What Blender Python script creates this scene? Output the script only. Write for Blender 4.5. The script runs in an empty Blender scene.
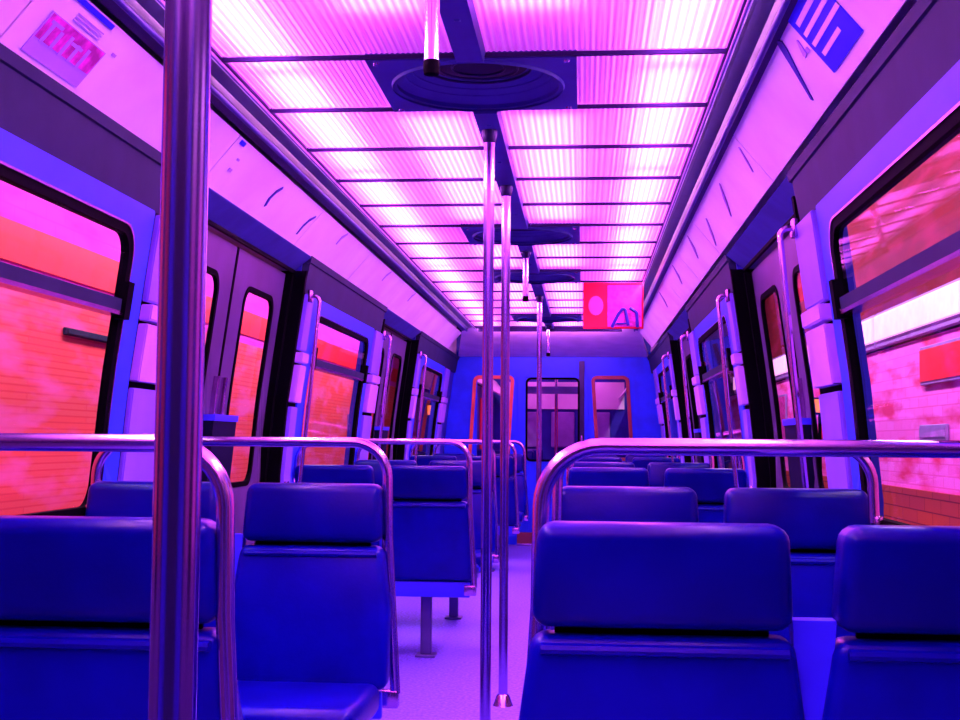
import bpy, bmesh, math, random
from mathutils import Vector, Matrix
random.seed(7)
S = bpy.context.scene
COL = S.collection
PI = math.pi

# ------------------------------------------------------------------ camera, world, exposure
cam_d = bpy.data.cameras.new('camera')
cam = bpy.data.objects.new('camera', cam_d)
COL.objects.link(cam)
cam_d.sensor_width = 36.0
cam_d.lens = 36.0 * 1240 / 960
cam_d.clip_start = 0.02
cam_d.clip_end = 100
CX, CZ = 0.32, 1.07
cam.matrix_world = (Matrix.Translation((CX, 0, CZ)) @ Matrix.Rotation(math.radians(4.79), 4, 'Z')
                    @ Matrix.Rotation(math.radians(90 + 3.72), 4, 'X') @ Matrix.Rotation(math.radians(0.45), 4, 'Z'))
S.camera = cam

w = bpy.data.worlds.new('world')
S.world = w
w.use_nodes = True
w.node_tree.nodes['Background'].inputs[0].default_value = (0.25, 0.05, 0.5, 1)
w.node_tree.nodes['Background'].inputs[1].default_value = 0.05

S.view_settings.view_transform = 'Standard'
S.view_settings.look = 'None'
S.view_settings.exposure = 0.0
S.view_settings.gamma = 1.0
S.view_settings.use_curve_mapping = False

LAMP = (0.95, 0.12, 1.0)
DIFF_EMIT = 0.3
TUBE_W = 14.0


def area_light(name, loc, sx, sy, power, color, rot, spread=PI):
    l = bpy.data.lights.new(name, 'AREA')
    l.shape = 'RECTANGLE'
    l.size, l.size_y = sx, sy
    l.energy = power
    l.color = color
    l.spread = spread
    o = bpy.data.objects.new(name, l)
    o.location = loc
    o.rotation_euler = rot
    COL.objects.link(o)
    return o


# fluorescent tubes in the ceiling cavity, above the diffusers (facing down)
VENTS = [(3.40, 3.95), (6.15, 6.70), (7.80, 8.35), (10.55, 11.10)]
for sx in (-1, 1):
    for k in range(9):
        area_light('fluorescent_tube', (sx * 0.575, 0.1 + 1.36 * k + 0.05, 2.212), 0.13, 1.30, TUBE_W, LAMP, (0, 0, 0))
    for a, b in ((-0.5, 1.5), (1.5, 3.08), (4.05, 6.05), (6.80, 7.70), (8.45, 10.45), (11.15, 11.75)):
        area_light('fluorescent_tube', (sx * 0.19, (a + b) / 2, 2.212), 0.20, b - a - 0.06, TUBE_W * 0.80 * (b - a) / 1.3, LAMP, (0, 0, 0))

# added fill strips beside the ceiling lights, brightening the adverts; not real tubes
for sx in (-1, 1):
    for k in range(9):
        area_light('added_fill', (sx * 0.735, 0.15 + 1.36 * k, 2.140), 0.02, 1.32, 17.0, (1.0, 0.29, 0.80), (0, -sx * math.radians(-50), 0), math.radians(110))

area_light('added_fill', (0, 11.70, 2.115), 1.3, 0.03, 9.0, (1.0, 0.20, 0.95), (math.radians(85), 0, 0), math.radians(130))  # added fill that brightens the sloping end panel, not a real tube

# station lamps outside, above what the windows show
for y in (2, 6, 10, 14, 18):
    area_light('platform_lamp', (-1.95, y, 3.45), 0.3, 3.6, 110, (1.0, 0.62, 1.0), (0, math.radians(38), 0))
    area_light('platform_lamp', (2.0, y, 3.95), 0.3, 3.6, 170, (1.0, 0.60, 1.0), (0, math.radians(-38), 0))

# ------------------------------------------------------------------ materials
MATS = {}


def mat(name, color, rough=0.5, metal=0.0, coat=0.0, var=0.08, scale=6.0, bump=0.0, bscale=60.0, emit=None, es=0.0, spec=0.25, stretch=(1, 1, 1), color2=None):
    m = bpy.data.materials.new(name)
    m.use_nodes = True
    nt = m.node_tree
    b = nt.nodes['Principled BSDF']
    tc = nt.nodes.new('ShaderNodeTexCoord')
    mp = nt.nodes.new('ShaderNodeMapping')
    mp.inputs['Scale'].default_value = stretch
    nt.links.new(tc.outputs['Object'], mp.inputs['Vector'])
    nz = nt.nodes.new('ShaderNodeTexNoise')
    nz.inputs['Scale'].default_value = scale
    nz.inputs['Detail'].default_value = 4
    nt.links.new(mp.outputs['Vector'], nz.inputs['Vector'])
    rp = nt.nodes.new('ShaderNodeValToRGB')
    c2 = color2 or [c * (1 - var * 2) for c in color]
    c1 = color if color2 else [min(1, c * (1 + var)) for c in color]
    rp.color_ramp.elements[0].color = (*c2, 1)
    rp.color_ramp.elements[1].color = (*c1, 1)
    rp.color_ramp.elements[0].position = 0.35
    rp.color_ramp.elements[1].position = 0.65
    nt.links.new(nz.outputs['Fac'], rp.inputs['Fac'])
    nt.links.new(rp.outputs['Color'], b.inputs['Base Color'])
    b.inputs['Roughness'].default_value = rough
    b.inputs['Metallic'].default_value = metal
    b.inputs['Coat Weight'].default_value = coat
    b.inputs['Coat Roughness'].default_value = 0.25
    b.inputs['Specular IOR Level'].default_value = spec
    if bump:
        n2 = nt.nodes.new('ShaderNodeTexNoise')
        n2.inputs['Scale'].default_value = bscale
        n2.inputs['Detail'].default_value = 3
        nt.links.new(mp.outputs['Vector'], n2.inputs['Vector'])
        bp = nt.nodes.new('ShaderNodeBump')
        bp.inputs['Strength'].default_value = bump
        bp.inputs['Distance'].default_value = 0.01
        nt.links.new(n2.outputs['Fac'], bp.inputs['Height'])
        nt.links.new(bp.outputs['Normal'], b.inputs['Normal'])
    if emit:
        b.inputs['Emission Color'].default_value = (*emit, 1)
        b.inputs['Emission Strength'].default_value = es
    MATS[name] = m
    return m


vinyl = mat('blue vinyl', (0.0008, 0.0006, 0.24), 0.30, coat=0.0, var=0.12, scale=5, bump=0.05, bscale=120, spec=0.16)
vinyl_hi = mat('dark blue vinyl', (0.0008, 0.0006, 0.16), 0.28, coat=0.0, var=0.12, scale=5, bump=0.05, bscale=140, spec=0.15)
frame_blue = mat('light blue enamel', (0.035, 0.04, 0.85), 0.45, var=0.05)
wall_blue = mat('blue wall enamel', (0.018, 0.07, 0.95), 0.42, var=0.06, spec=0.22)
wall_low = mat('blue lower wall laminate', (0.03, 0.03, 0.40), 0.5)
pillar_pink = mat('lilac pillar cover', (0.50, 0.30, 0.92), 0.42, var=0.05)
pillar_violet = mat('violet pillar cover', (0.22, 0.15, 0.80), 0.42, var=0.05)
dark_panel = mat('dark aubergine panel', (0.022, 0.03, 0.07), 0.55, var=0.06, spec=0.04)
header_blue = mat('violet door header', (0.045, 0.06, 0.28), 0.45, var=0.1, spec=0.10)
chrome = mat('brushed steel tube', (0.62, 0.36, 0.66), 0.22, metal=1.0, var=0.05, scale=8, stretch=(1, 1, 0.1))
pole_steel = mat('polished pole steel', (0.42, 0.27, 0.70), 0.2, metal=1.0, var=0.10, scale=10, stretch=(1, 1, 0.1))
alu = mat('anodised extrusion', (0.06, 0.035, 0.28), 0.4, metal=0.3, var=0.08)
dark_alu = mat('dark cove metal', (0.03, 0.025, 0.09), 0.4, metal=0.5, var=0.1)
rubber = mat('black rubber', (0.0015, 0.0012, 0.003), 0.7, var=0.1, spec=0.02)
door_mat = mat('violet door enamel', (0.075, 0.045, 0.14), 0.42, var=0.12, scale=4, spec=0.25)
card = mat('white advert card', (0.98, 0.98, 0.98), 0.5, var=0.05, scale=3, color2=(0.90, 0.80, 0.92))
print_blue = mat('blue print', (0.02, 0.02, 0.95), 0.5)
print_navy = mat('navy print', (0.03, 0.02, 0.30), 0.5)
print_lilac = mat('lilac print', (0.50, 0.35, 0.95), 0.5, var=0.05)
print_pink = mat('pink print', (0.72, 0.05, 0.50), 0.5, var=0.25, scale=25)
print_grey = mat('grey violet print', (0.35, 0.20, 0.60), 0.5)
white_trim = mat('white ceiling end panel', (0.95, 0.80, 0.98), 0.45, var=0.05)
floor_m = mat('speckled violet floor', (0.17, 0.12, 0.70), 0.5, var=0.25, scale=70, bump=0.05, bscale=200, spec=0.4)
vent_m = mat('violet vent metal', (0.06, 0.07, 0.30), 0.4, var=0.08)
vent_shade = mat('painted vent recess shade', (0.008, 0.006, 0.04), 0.6)  # near-black colour paints the shade deep inside the vent bowl
red_m = mat('red sign', (0.95, 0.01, 0.05), 0.5, var=0.05)
orange_frame = mat('orange window frame', (0.85, 0.18, 0.10), 0.45)
brown_frame = mat('maroon door sill', (0.22, 0.05, 0.08), 0.5)
leg_m = mat('violet steel leg', (0.10, 0.08, 0.25), 0.4, metal=0.4)

# translucent ribbed diffuser
m = bpy.data.materials.new('ribbed diffuser')
m.use_nodes = True
nt = m.node_tree
nt.nodes.clear()
out = nt.nodes.new('ShaderNodeOutputMaterial')
tc = nt.nodes.new('ShaderNodeTexCoord')
wv = nt.nodes.new('ShaderNodeTexWave')
wv.bands_direction = 'X'
wv.inputs['Scale'].default_value = 14
wv.inputs['Distortion'].default_value = 0.0
nt.links.new(tc.outputs['Object'], wv.inputs['Vector'])
rp = nt.nodes.new('ShaderNodeValToRGB')
rp.color_ramp.elements[0].color = (0.62, 0.40, 0.70, 1)
rp.color_ramp.elements[1].color = (0.90, 0.90, 0.95, 1)
nt.links.new(wv.outputs['Color'], rp.inputs['Fac'])
tl = nt.nodes.new('ShaderNodeBsdfTranslucent')
nt.links.new(rp.outputs['Color'], tl.inputs['Color'])
df = nt.nodes.new('ShaderNodeBsdfDiffuse')
df.inputs['Color'].default_value = (0.8, 0.8, 0.8, 1)
mx = nt.nodes.new('ShaderNodeMixShader')
mx.inputs[0].default_value = 0.25
nt.links.new(tl.outputs[0], mx.inputs[1])
nt.links.new(df.outputs[0], mx.inputs[2])
em = nt.nodes.new('ShaderNodeEmission')
em.inputs['Color'].default_value = (LAMP[0], LAMP[1] * 0.6, LAMP[2], 1)
em.inputs['Strength'].default_value = DIFF_EMIT
ad = nt.nodes.new('ShaderNodeAddShader')
nt.links.new(mx.outputs[0], ad.inputs[0])
nt.links.new(em.outputs[0], ad.inputs[1])
nt.links.new(ad.outputs[0], out.inputs['Surface'])
diffuser = m

# thin window glass
m = bpy.data.materials.new('window glass')
m.use_nodes = True
nt = m.node_tree
nt.nodes.clear()
out = nt.nodes.new('ShaderNodeOutputMaterial')
tr = nt.nodes.new('ShaderNodeBsdfTransparent')
tr.inputs['Color'].default_value = (0.97, 0.93, 0.97, 1)
gl = nt.nodes.new('ShaderNodeBsdfGlossy')
gl.inputs['Roughness'].default_value = 0.03
fr = nt.nodes.new('ShaderNodeFresnel')
fr.inputs['IOR'].default_value = 1.12
mx = nt.nodes.new('ShaderNodeMixShader')
geo = nt.nodes.new('ShaderNodeNewGeometry')
sb = nt.nodes.new('ShaderNodeMath'); sb.operation = 'SUBTRACT'; sb.inputs[0].default_value = 1.0
nt.links.new(geo.outputs['Backfacing'], sb.inputs[1])
ml = nt.nodes.new('ShaderNodeMath'); ml.operation = 'MULTIPLY'
nt.links.new(fr.outputs[0], ml.inputs[0]); nt.links.new(sb.outputs[0], ml.inputs[1])
nt.links.new(ml.outputs[0], mx.inputs[0])
nt.links.new(tr.outputs[0], mx.inputs[1])
nt.links.new(gl.outputs[0], mx.inputs[2])
nt.links.new(mx.outputs[0], out.inputs['Surface'])
glass = m


def tiled(name, c1, c2, mortar, bw=0.3, bh=0.1, noise=None):
    """wall tiles; coordinates: object Y along, Z up"""
    m = bpy.data.materials.new(name)
    m.use_nodes = True
    nt = m.node_tree
    b = nt.nodes['Principled BSDF']
    tc = nt.nodes.new('ShaderNodeTexCoord')
    sp = nt.nodes.new('ShaderNodeSeparateXYZ')
    cb = nt.nodes.new('ShaderNodeCombineXYZ')
    nt.links.new(tc.outputs['Object'], sp.inputs[0])
    nt.links.new(sp.outputs['Y'], cb.inputs['X'])
    nt.links.new(sp.outputs['Z'], cb.inputs['Y'])
    br = nt.nodes.new('ShaderNodeTexBrick')
    br.inputs['Color1'].default_value = (*c1, 1)
    br.inputs['Color2'].default_value = (*c2, 1)
    br.inputs['Mortar'].default_value = (*mortar, 1)
    br.inputs['Scale'].default_value = 1.0
    br.inputs['Brick Width'].default_value = bw
    br.inputs['Row Height'].default_value = bh
    br.inputs['Mortar Size'].default_value = 0.006
    nt.links.new(cb.outputs[0], br.inputs['Vector'])
    if noise:
        nz = nt.nodes.new('ShaderNodeTexNoise')
        nz.inputs['Scale'].default_value = 1.0
        nz.inputs['Detail'].default_value = 3
        mp = nt.nodes.new('ShaderNodeMapping')
        mp.inputs['Scale'].default_value = (1.3, 4.5, 1)
        nt.links.new(cb.outputs[0], mp.inputs[0])
        nt.links.new(mp.outputs[0], nz.inputs['Vector'])
        rp = nt.nodes.new('ShaderNodeValToRGB')
        rp.color_ramp.elements[0].position = 0.48
        rp.color_ramp.elements[1].position = 0.66
        nt.links.new(nz.outputs['Fac'], rp.inputs['Fac'])
        mm = nt.nodes.new('ShaderNodeMixRGB')
        nt.links.new(rp.outputs['Color'], mm.inputs[0])
        nt.links.new(br.outputs['Color'], mm.inputs[1])
        mm.inputs[2].default_value = (*noise, 1)
        nt.links.new(mm.outputs[0], b.inputs['Base Color'])
    else:
        nt.links.new(br.outputs['Color'], b.inputs['Base Color'])
    b.inputs['Roughness'].default_value = 0.85
    b.inputs['Specular IOR Level'].default_value = 0.05
    return m


orange_tile = tiled('orange station tiles', (0.95, 0.10, 0.11), (0.90, 0.13, 0.15), (0.85, 0.07, 0.10), 1.9, 0.045, noise=(0.95, 0.14, 0.42))
pink_tile = tiled('pink station tiles', (0.85, 0.07, 0.80), (0.85, 0.08, 0.66), (0.8, 0.06, 0.6), noise=(0.85, 0.05, 0.45))
red_band = mat('red station band', (0.98, 0.02, 0.05), 0.5, var=0.06)
pink_tile_r = tiled('pink station tiles right', (0.95, 0.20, 0.90), (0.95, 0.16, 0.75), (0.85, 0.12, 0.6), noise=(0.75, 0.05, 0.20))
brick_r = tiled('terracotta base tiles', (0.50, 0.07, 0.05), (0.42, 0.05, 0.08), (0.2, 0.02, 0.05), 0.5, 0.12)
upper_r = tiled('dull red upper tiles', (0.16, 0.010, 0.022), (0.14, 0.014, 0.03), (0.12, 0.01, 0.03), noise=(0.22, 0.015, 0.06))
strip_emit = mat('station strip lamp', (0.9, 0.6, 0.9), 0.5, emit=(1.0, 0.42, 0.85), es=1.25)
amber = mat('amber signal lamp', (0.9, 0.3, 0.02), 0.5, emit=(1.0, 0.25, 0.02), es=1.0)
platform_m = mat('platform asphalt', (0.25, 0.04, 0.08), 0.8, var=0.2)


# ------------------------------------------------------------------ helpers
def obj(name, bm, material, parent=None, smooth=False, auto=False):
    bmesh.ops.recalc_face_normals(bm, faces=bm.faces)
    me = bpy.data.meshes.new(name)
    bm.to_mesh(me)
    bm.free()
    for mm in (material if isinstance(material, (list, tuple)) else [material]):
        me.materials.append(mm)
    if smooth:
        for p in me.polygons:
            p.use_smooth = True
        me.set_sharp_from_angle(angle=math.radians(40))
    o = bpy.data.objects.new(name, me)
    COL.objects.link(o)
    if parent:
        o.parent = parent
    return o


def tag(o, label=None, cat=None, group=None, kind=None):
    if label: o['label'] = label
    if cat: o['category'] = cat
    if group: o['group'] = group
    if kind: o['kind'] = kind
    return o


def struct(o, label=None):
    o['kind'] = 'structure'
    if label: o['label'] = label
    return o


def empty(name, loc=(0, 0, 0), rz=0.0):
    o = bpy.data.objects.new(name, None)
    o.location = loc
    o.rotation_euler = (0, 0, rz)
    o.empty_display_size = 0.1
    COL.objects.link(o)
    return o


def rbox(bm, c, s, bev=0.0, seg=2, rot=None):
    r = bmesh.ops.create_cube(bm, size=1.0)
    vs = r['verts']
    for v in vs:
        v.co = Vector((v.co.x * s[0], v.co.y * s[1], v.co.z * s[2]))
    if bev > 0:
        es = list({e for v in vs for e in v.link_edges})
        g = bmesh.ops.bevel(bm, geom=es, offset=bev, segments=seg, profile=0.5, affect='EDGES')
        vs = list({v for f in g['faces'] for v in f.verts} | {v for v in vs if v.is_valid})
    M = Matrix.Translation(c)
    if rot is not None:
        M = M @ rot
    for v in vs:
        v.co = M @ v.co
    return vs


def fillet(pts, r, n=7):
    """polyline with rounded corners"""
    pts = [Vector(p) for p in pts]
    outp = [pts[0]]
    for i in range(1, len(pts) - 1):
        p, a, b = pts[i], pts[i - 1], pts[i + 1]
        da, db = (a - p), (b - p)
        la, lb = da.length, db.length
        da.normalize(); db.normalize()
        ang = da.angle(db)
        t = min(r / math.tan(ang / 2), la * 0.49, lb * 0.49)
        s, e = p + da * t, p + db * t
        for k in range(n + 1):
            u = k / n
            outp.append((1 - u) ** 2 * s + 2 * u * (1 - u) * p + u * u * e) if False else None
        # true arc
        rr = t * math.tan(ang / 2)
        cdir = (da + db).normalized()
        cen = p + cdir * (rr / math.sin(ang / 2))
        v0, v1 = s - cen, e - cen
        tot = v0.angle(v1)
        ax = v0.cross(v1).normalized()
        for k in range(n + 1):
            outp.append(cen + Matrix.Rotation(tot * k / n, 3, ax) @ v0)
    outp.append(pts[-1])
    return [p for p in outp if p is not None]


def tube(bm, pts, r, n=14, cap=True):
    pts = [Vector(p) for p in pts]
    rings = []
    t0 = (pts[1] - pts[0]).normalized()
    up = Vector((0, 0, 1)) if abs(t0.z) < 0.9 else Vector((1, 0, 0))
    nx = t0.cross(up).normalized()
    for i, p in enumerate(pts):
        if i == 0: t = pts[1] - pts[0]
        elif i == len(pts) - 1: t = pts[-1] - pts[-2]
        else: t = (pts[i + 1] - pts[i]).normalized() + (pts[i] - pts[i - 1]).normalized()
        t.normalize()
        nx = (nx - t * nx.dot(t)).normalized()
        ny = t.cross(nx)
        rings.append([bm.verts.new(p + (nx * math.cos(2 * PI * k / n) + ny * math.sin(2 * PI * k / n)) * r) for k in range(n)])
    for a, b in zip(rings, rings[1:]):
        for k in range(n):
            bm.faces.new((a[k], a[(k + 1) % n], b[(k + 1) % n], b[k]))
    if cap:
        bm.faces.new(rings[0][::-1])
        bm.faces.new(rings[-1])


def lathe(bm, prof, loc, n=24, caps=True):
    """prof: list of (radius, height)"""
    rings = []
    for r, h in prof:
        ring = []
        for k in range(n):
            a = 2 * PI * k / n
            ring.append(bm.verts.new((loc[0] + r * math.cos(a), loc[1] + r * math.sin(a), loc[2] + h)))
        rings.append(ring)
    for a, b in zip(rings, rings[1:]):
        for k in range(n):
            bm.faces.new((a[k], a[(k + 1) % n], b[(k + 1) % n], b[k]))
    if caps and prof[0][0] > 1e-4: bm.faces.new(rings[0][::-1])
    if caps and prof[-1][0] > 1e-4: bm.faces.new(rings[-1])


def prism_y(bm, poly, y0, y1):
    """polygon in (x,z) extruded along y"""
    a = [bm.verts.new((x, y0, z)) for x, z in poly]
    b = [bm.verts.new((x, y1, z)) for x, z in poly]
    n = len(poly)
    for k in range(n):
        bm.faces.new((a[k], a[(k + 1) % n], b[(k + 1) % n], b[k]))
    bm.faces.new(a[::-1])
    bm.faces.new(b)


def rrect(y0, y1, z0, z1, r, n=6, segs=8):
    """rounded rectangle as a loop of (y,z), straight runs subdivided so a curved wall is followed"""
    pts = []
    cs = [((y1 - r, z0 + r), -PI / 2), ((y1 - r, z1 - r), 0), ((y0 + r, z1 - r), PI / 2), ((y0 + r, z0 + r), PI)]
    for i, (c, a0) in enumerate(cs):
        arc = [(c[0] + r * math.cos(a0 + PI / 2 * k / n), c[1] + r * math.sin(a0 + PI / 2 * k / n)) for k in range(n + 1)]
        pts += arc
        nc, na = cs[(i + 1) % 4]
        s = arc[-1]
        e = (nc[0] + r * math.cos(na), nc[1] + r * math.sin(na))
        for k in range(1, segs):
            u = k / segs
            pts.append((s[0] + (e[0] - s[0]) * u, s[1] + (e[1] - s[1]) * u))
    return pts


PROF = [(-0.2, 1.04), (0.0, 1.06), (0.45, 1.113), (0.90, 1.118), (1.25, 1.085), (1.68, 1.027), (1.80, 1.010), (1.95, 0.99), (2.2, 0.95)]


def WX(z):
    for (z0, x0), (z1, x1) in zip(PROF, PROF[1:]):
        if z <= z1:
            return x0 + (x1 - x0) * max(0, (z - z0)) / (z1 - z0)
    return PROF[-1][1]


def wp(side, y, z, off):
    return Vector((side * (WX(z) + off), y, z))


def ring(bm, side, outer, inner, o0, o1):
    """frame on the wall between two loops (same count); o0 inside face offset, o1 outside offset"""
    n = len(outer)
    L = [[bm.verts.new(wp(side, y, z, o)) for y, z in lp] for lp, o in ((outer, o0), (inner, o0), (inner, o1), (outer, o1))]
    for a, b in ((0, 1), (1, 2), (2, 3), (3, 0)):
        for k in range(n):
            bm.faces.new((L[a][k], L[a][(k + 1) % n], L[b][(k + 1) % n], L[b][k]))


def wbox(bm, side, y0, y1, z0, z1, o0, o1, nz=4):
    """slab following the wall profile"""
    zs = sorted({z0, z1, *[p[0] for p in PROF if z0 < p[0] < z1]})
    rows = []
    for z in zs:
        rows.append([bm.verts.new(wp(side, y0, z, o0)), bm.verts.new(wp(side, y1, z, o0)), bm.verts.new(wp(side, y1, z, o1)), bm.verts.new(wp(side, y0, z, o1))])
    for a, b in zip(rows, rows[1:]):
        for k in range(4):
            bm.faces.new((a[k], a[(k + 1) % 4], b[(k + 1) % 4], b[k]))
    bm.faces.new(rows[0][::-1])
    bm.faces.new(rows[-1])


def wfill(bm, side, loop, o0, o1):
    """solid slab bounded by a loop on the wall (ladder of quads)"""
    ys = [p[0] for p in loop]; zs = [p[1] for p in loop]
    y0, y1 = min(ys), max(ys)
    z0, z1 = min(zs), max(zs)
    wbox(bm, side, y0, y1, z0, z1, o0, o1)


# ------------------------------------------------------------------ structure: shell
YA, YB = -1.5, 12.9
bm = bmesh.new()
rbox(bm, (0, (YA + YB) / 2, -0.04), (2.14, YB - YA, 0.08))
struct(obj('floor', bm, floor_m))

BAYS = [(1.75, 4.05), (5.80, 8.10), (9.85, 12.90)]
DOORS = [(0.0, 1.75), (4.05, 5.80), (8.10, 9.85)]
WINS = [(2.08, 3.55), (6.13, 7.60), (10.18, 11.65)]
SIDES = ((-1, 'left'), (1, 'right'))

for side, sn in SIDES:
    bm = bmesh.new()
    wbox(bm, side, YA, 0.0, 0, 1.90, 0, 0.06)
    for (a, b), (w0, w1) in zip(BAYS, WINS):
        wbox(bm, side, a, b, 0.0, 0.775, 0, 0.06)                       # below the window
        wbox(bm, side, a, b, 1.772, 1.99, 0.03, 0.07)                     # above, behind the dark panels
        wbox(bm, side, a, w0 - 0.15, 0.775, 1.772, 0.02, 0.07)
        wbox(bm, side, w1 + 0.15, b, 0.775, 1.772, 0.02, 0.07)
    struct(obj('wall_' + sn, bm, wall_low), 'blue carriage side wall with windows and doors on the %s side' % sn)
    bm = bmesh.new()
    for a, b in BAYS:
        wbox(bm, side, a, b, 0.0, 0.12, -0.012, 0.0)
    struct(obj('baseboard_' + sn, bm, dark_alu))

bm = bmesh.new()
rbox(bm, (0, YA - 0.03, 1.1), (2.3, 0.06, 2.3))
struct(obj('wall_back', bm, dark_panel))

# roof shell and ceiling framework
bm = bmesh.new()
rbox(bm, (0, (YA + YB) / 2, 2.29), (2.1, YB - YA, 0.04))
for s in (-1, 1):
    rbox(bm, (s * 1.03, (YA + YB) / 2, 2.14), (0.04, YB - YA, 0.34))
    rbox(bm, (s * 0.722, (YA + 11.8) / 2, 2.21), (0.012, 11.8 - YA, 0.14))
rbox(bm, (0, 11.81, 2.21), (1.4, 0.012, 0.13))
struct(obj('ceiling', bm, mat('white cavity', (0.75, 0.75, 0.8), 0.6)))

# cove between the lights and the adverts
for side, sn in SIDES:
    bm = bmesh.new()
    s = side
    prism_y(bm, [(s * 0.71, 2.150), (s * 0.725, 2.146), (s * 0.745, 2.155), (s * 0.785, 2.148), (s * 0.795, 2.128), (s * 0.812, 2.124), (s * 0.845, 2.118), (s * 0.845, 2.17), (s * 0.71, 2.17)], YA, 11.8)
    struct(obj('trim_' + ('1' if s < 0 else '2'), bm, dark_alu, smooth=False), 'dark metal cove strip along the %s edge of the ceiling lights' % sn)
    bm = bmesh.new()
    tube(bm, [(s * 0.800, YA, 2.122), (s * 0.800, 11.8, 2.122)], 0.009, 10)
    tube(bm, [(s * 0.722, YA, 2.145), (s * 0.722, 11.8, 2.145)], 0.006, 8)
    o = struct(obj('trim_' + ('3' if s < 0 else '4'), bm, alu, smooth=True), 'metal bead along the %s cove' % sn)

# cross bars and central channel
ROWS = [0.10 + 0.55 * k for k in range(22)]       # 0.10 ... 11.65
bm = bmesh.new()
for y in ROWS + [11.79]:
    rbox(bm, (0, y, 2.147), (1.42, 0.012, 0.012))
struct(obj('trim_5', bm, dark_alu), 'thin cross bars between the ceiling light panels')
bm = bmesh.new()
cuts = [YA] + [v for ab in VENTS for v in ab] + [11.8]
for a, b in zip(cuts[::2], cuts[1::2]):
    prism_y(bm, [(-0.045, 2.155), (-0.038, 2.128), (0.038, 2.128), (0.045, 2.155)], a, b)
    k = a + 0.15
    while k < b:
        rbox(bm, (0.0, k, 2.127), (0.016, 0.016, 0.006), 0.002, 1)
        k += 0.55
struct(obj('trim_6', bm, vent_m), 'violet channel running down the middle of the ceiling')

bm = bmesh.new(); rbox(bm, (0, 11.685, 2.125), (1.36, 0.02, 0.045), 0.004, 1)  # bar invented as a housing for the added end fill
struct(obj('trim_8', bm, dark_alu), 'made-up dark housing for the added fill light, far end of ceiling')

# ceiling end panel, sloping to the end wall
bm = bmesh.new()
vs = [bm.verts.new(p) for p in [(-0.84, 11.8, 2.15), (0.84, 11.8, 2.15), (0.985, 12.88, 1.945), (-0.985, 12.88, 1.945),
                                (-0.84, 11.8, 2.18), (0.84, 11.8, 2.18), (0.985, 12.88, 1.975), (-0.985, 12.88, 1.975)]]
for f in ((0, 1, 2, 3), (4, 5, 6, 7), (0, 1, 5, 4), (1, 2, 6, 5), (2, 3, 7, 6), (3, 0, 4, 7)):
    bm.faces.new([vs[i] for i in f])
struct(obj('trim_7', bm, white_trim), 'sloping lilac panel at the far end of the ceiling')

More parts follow.
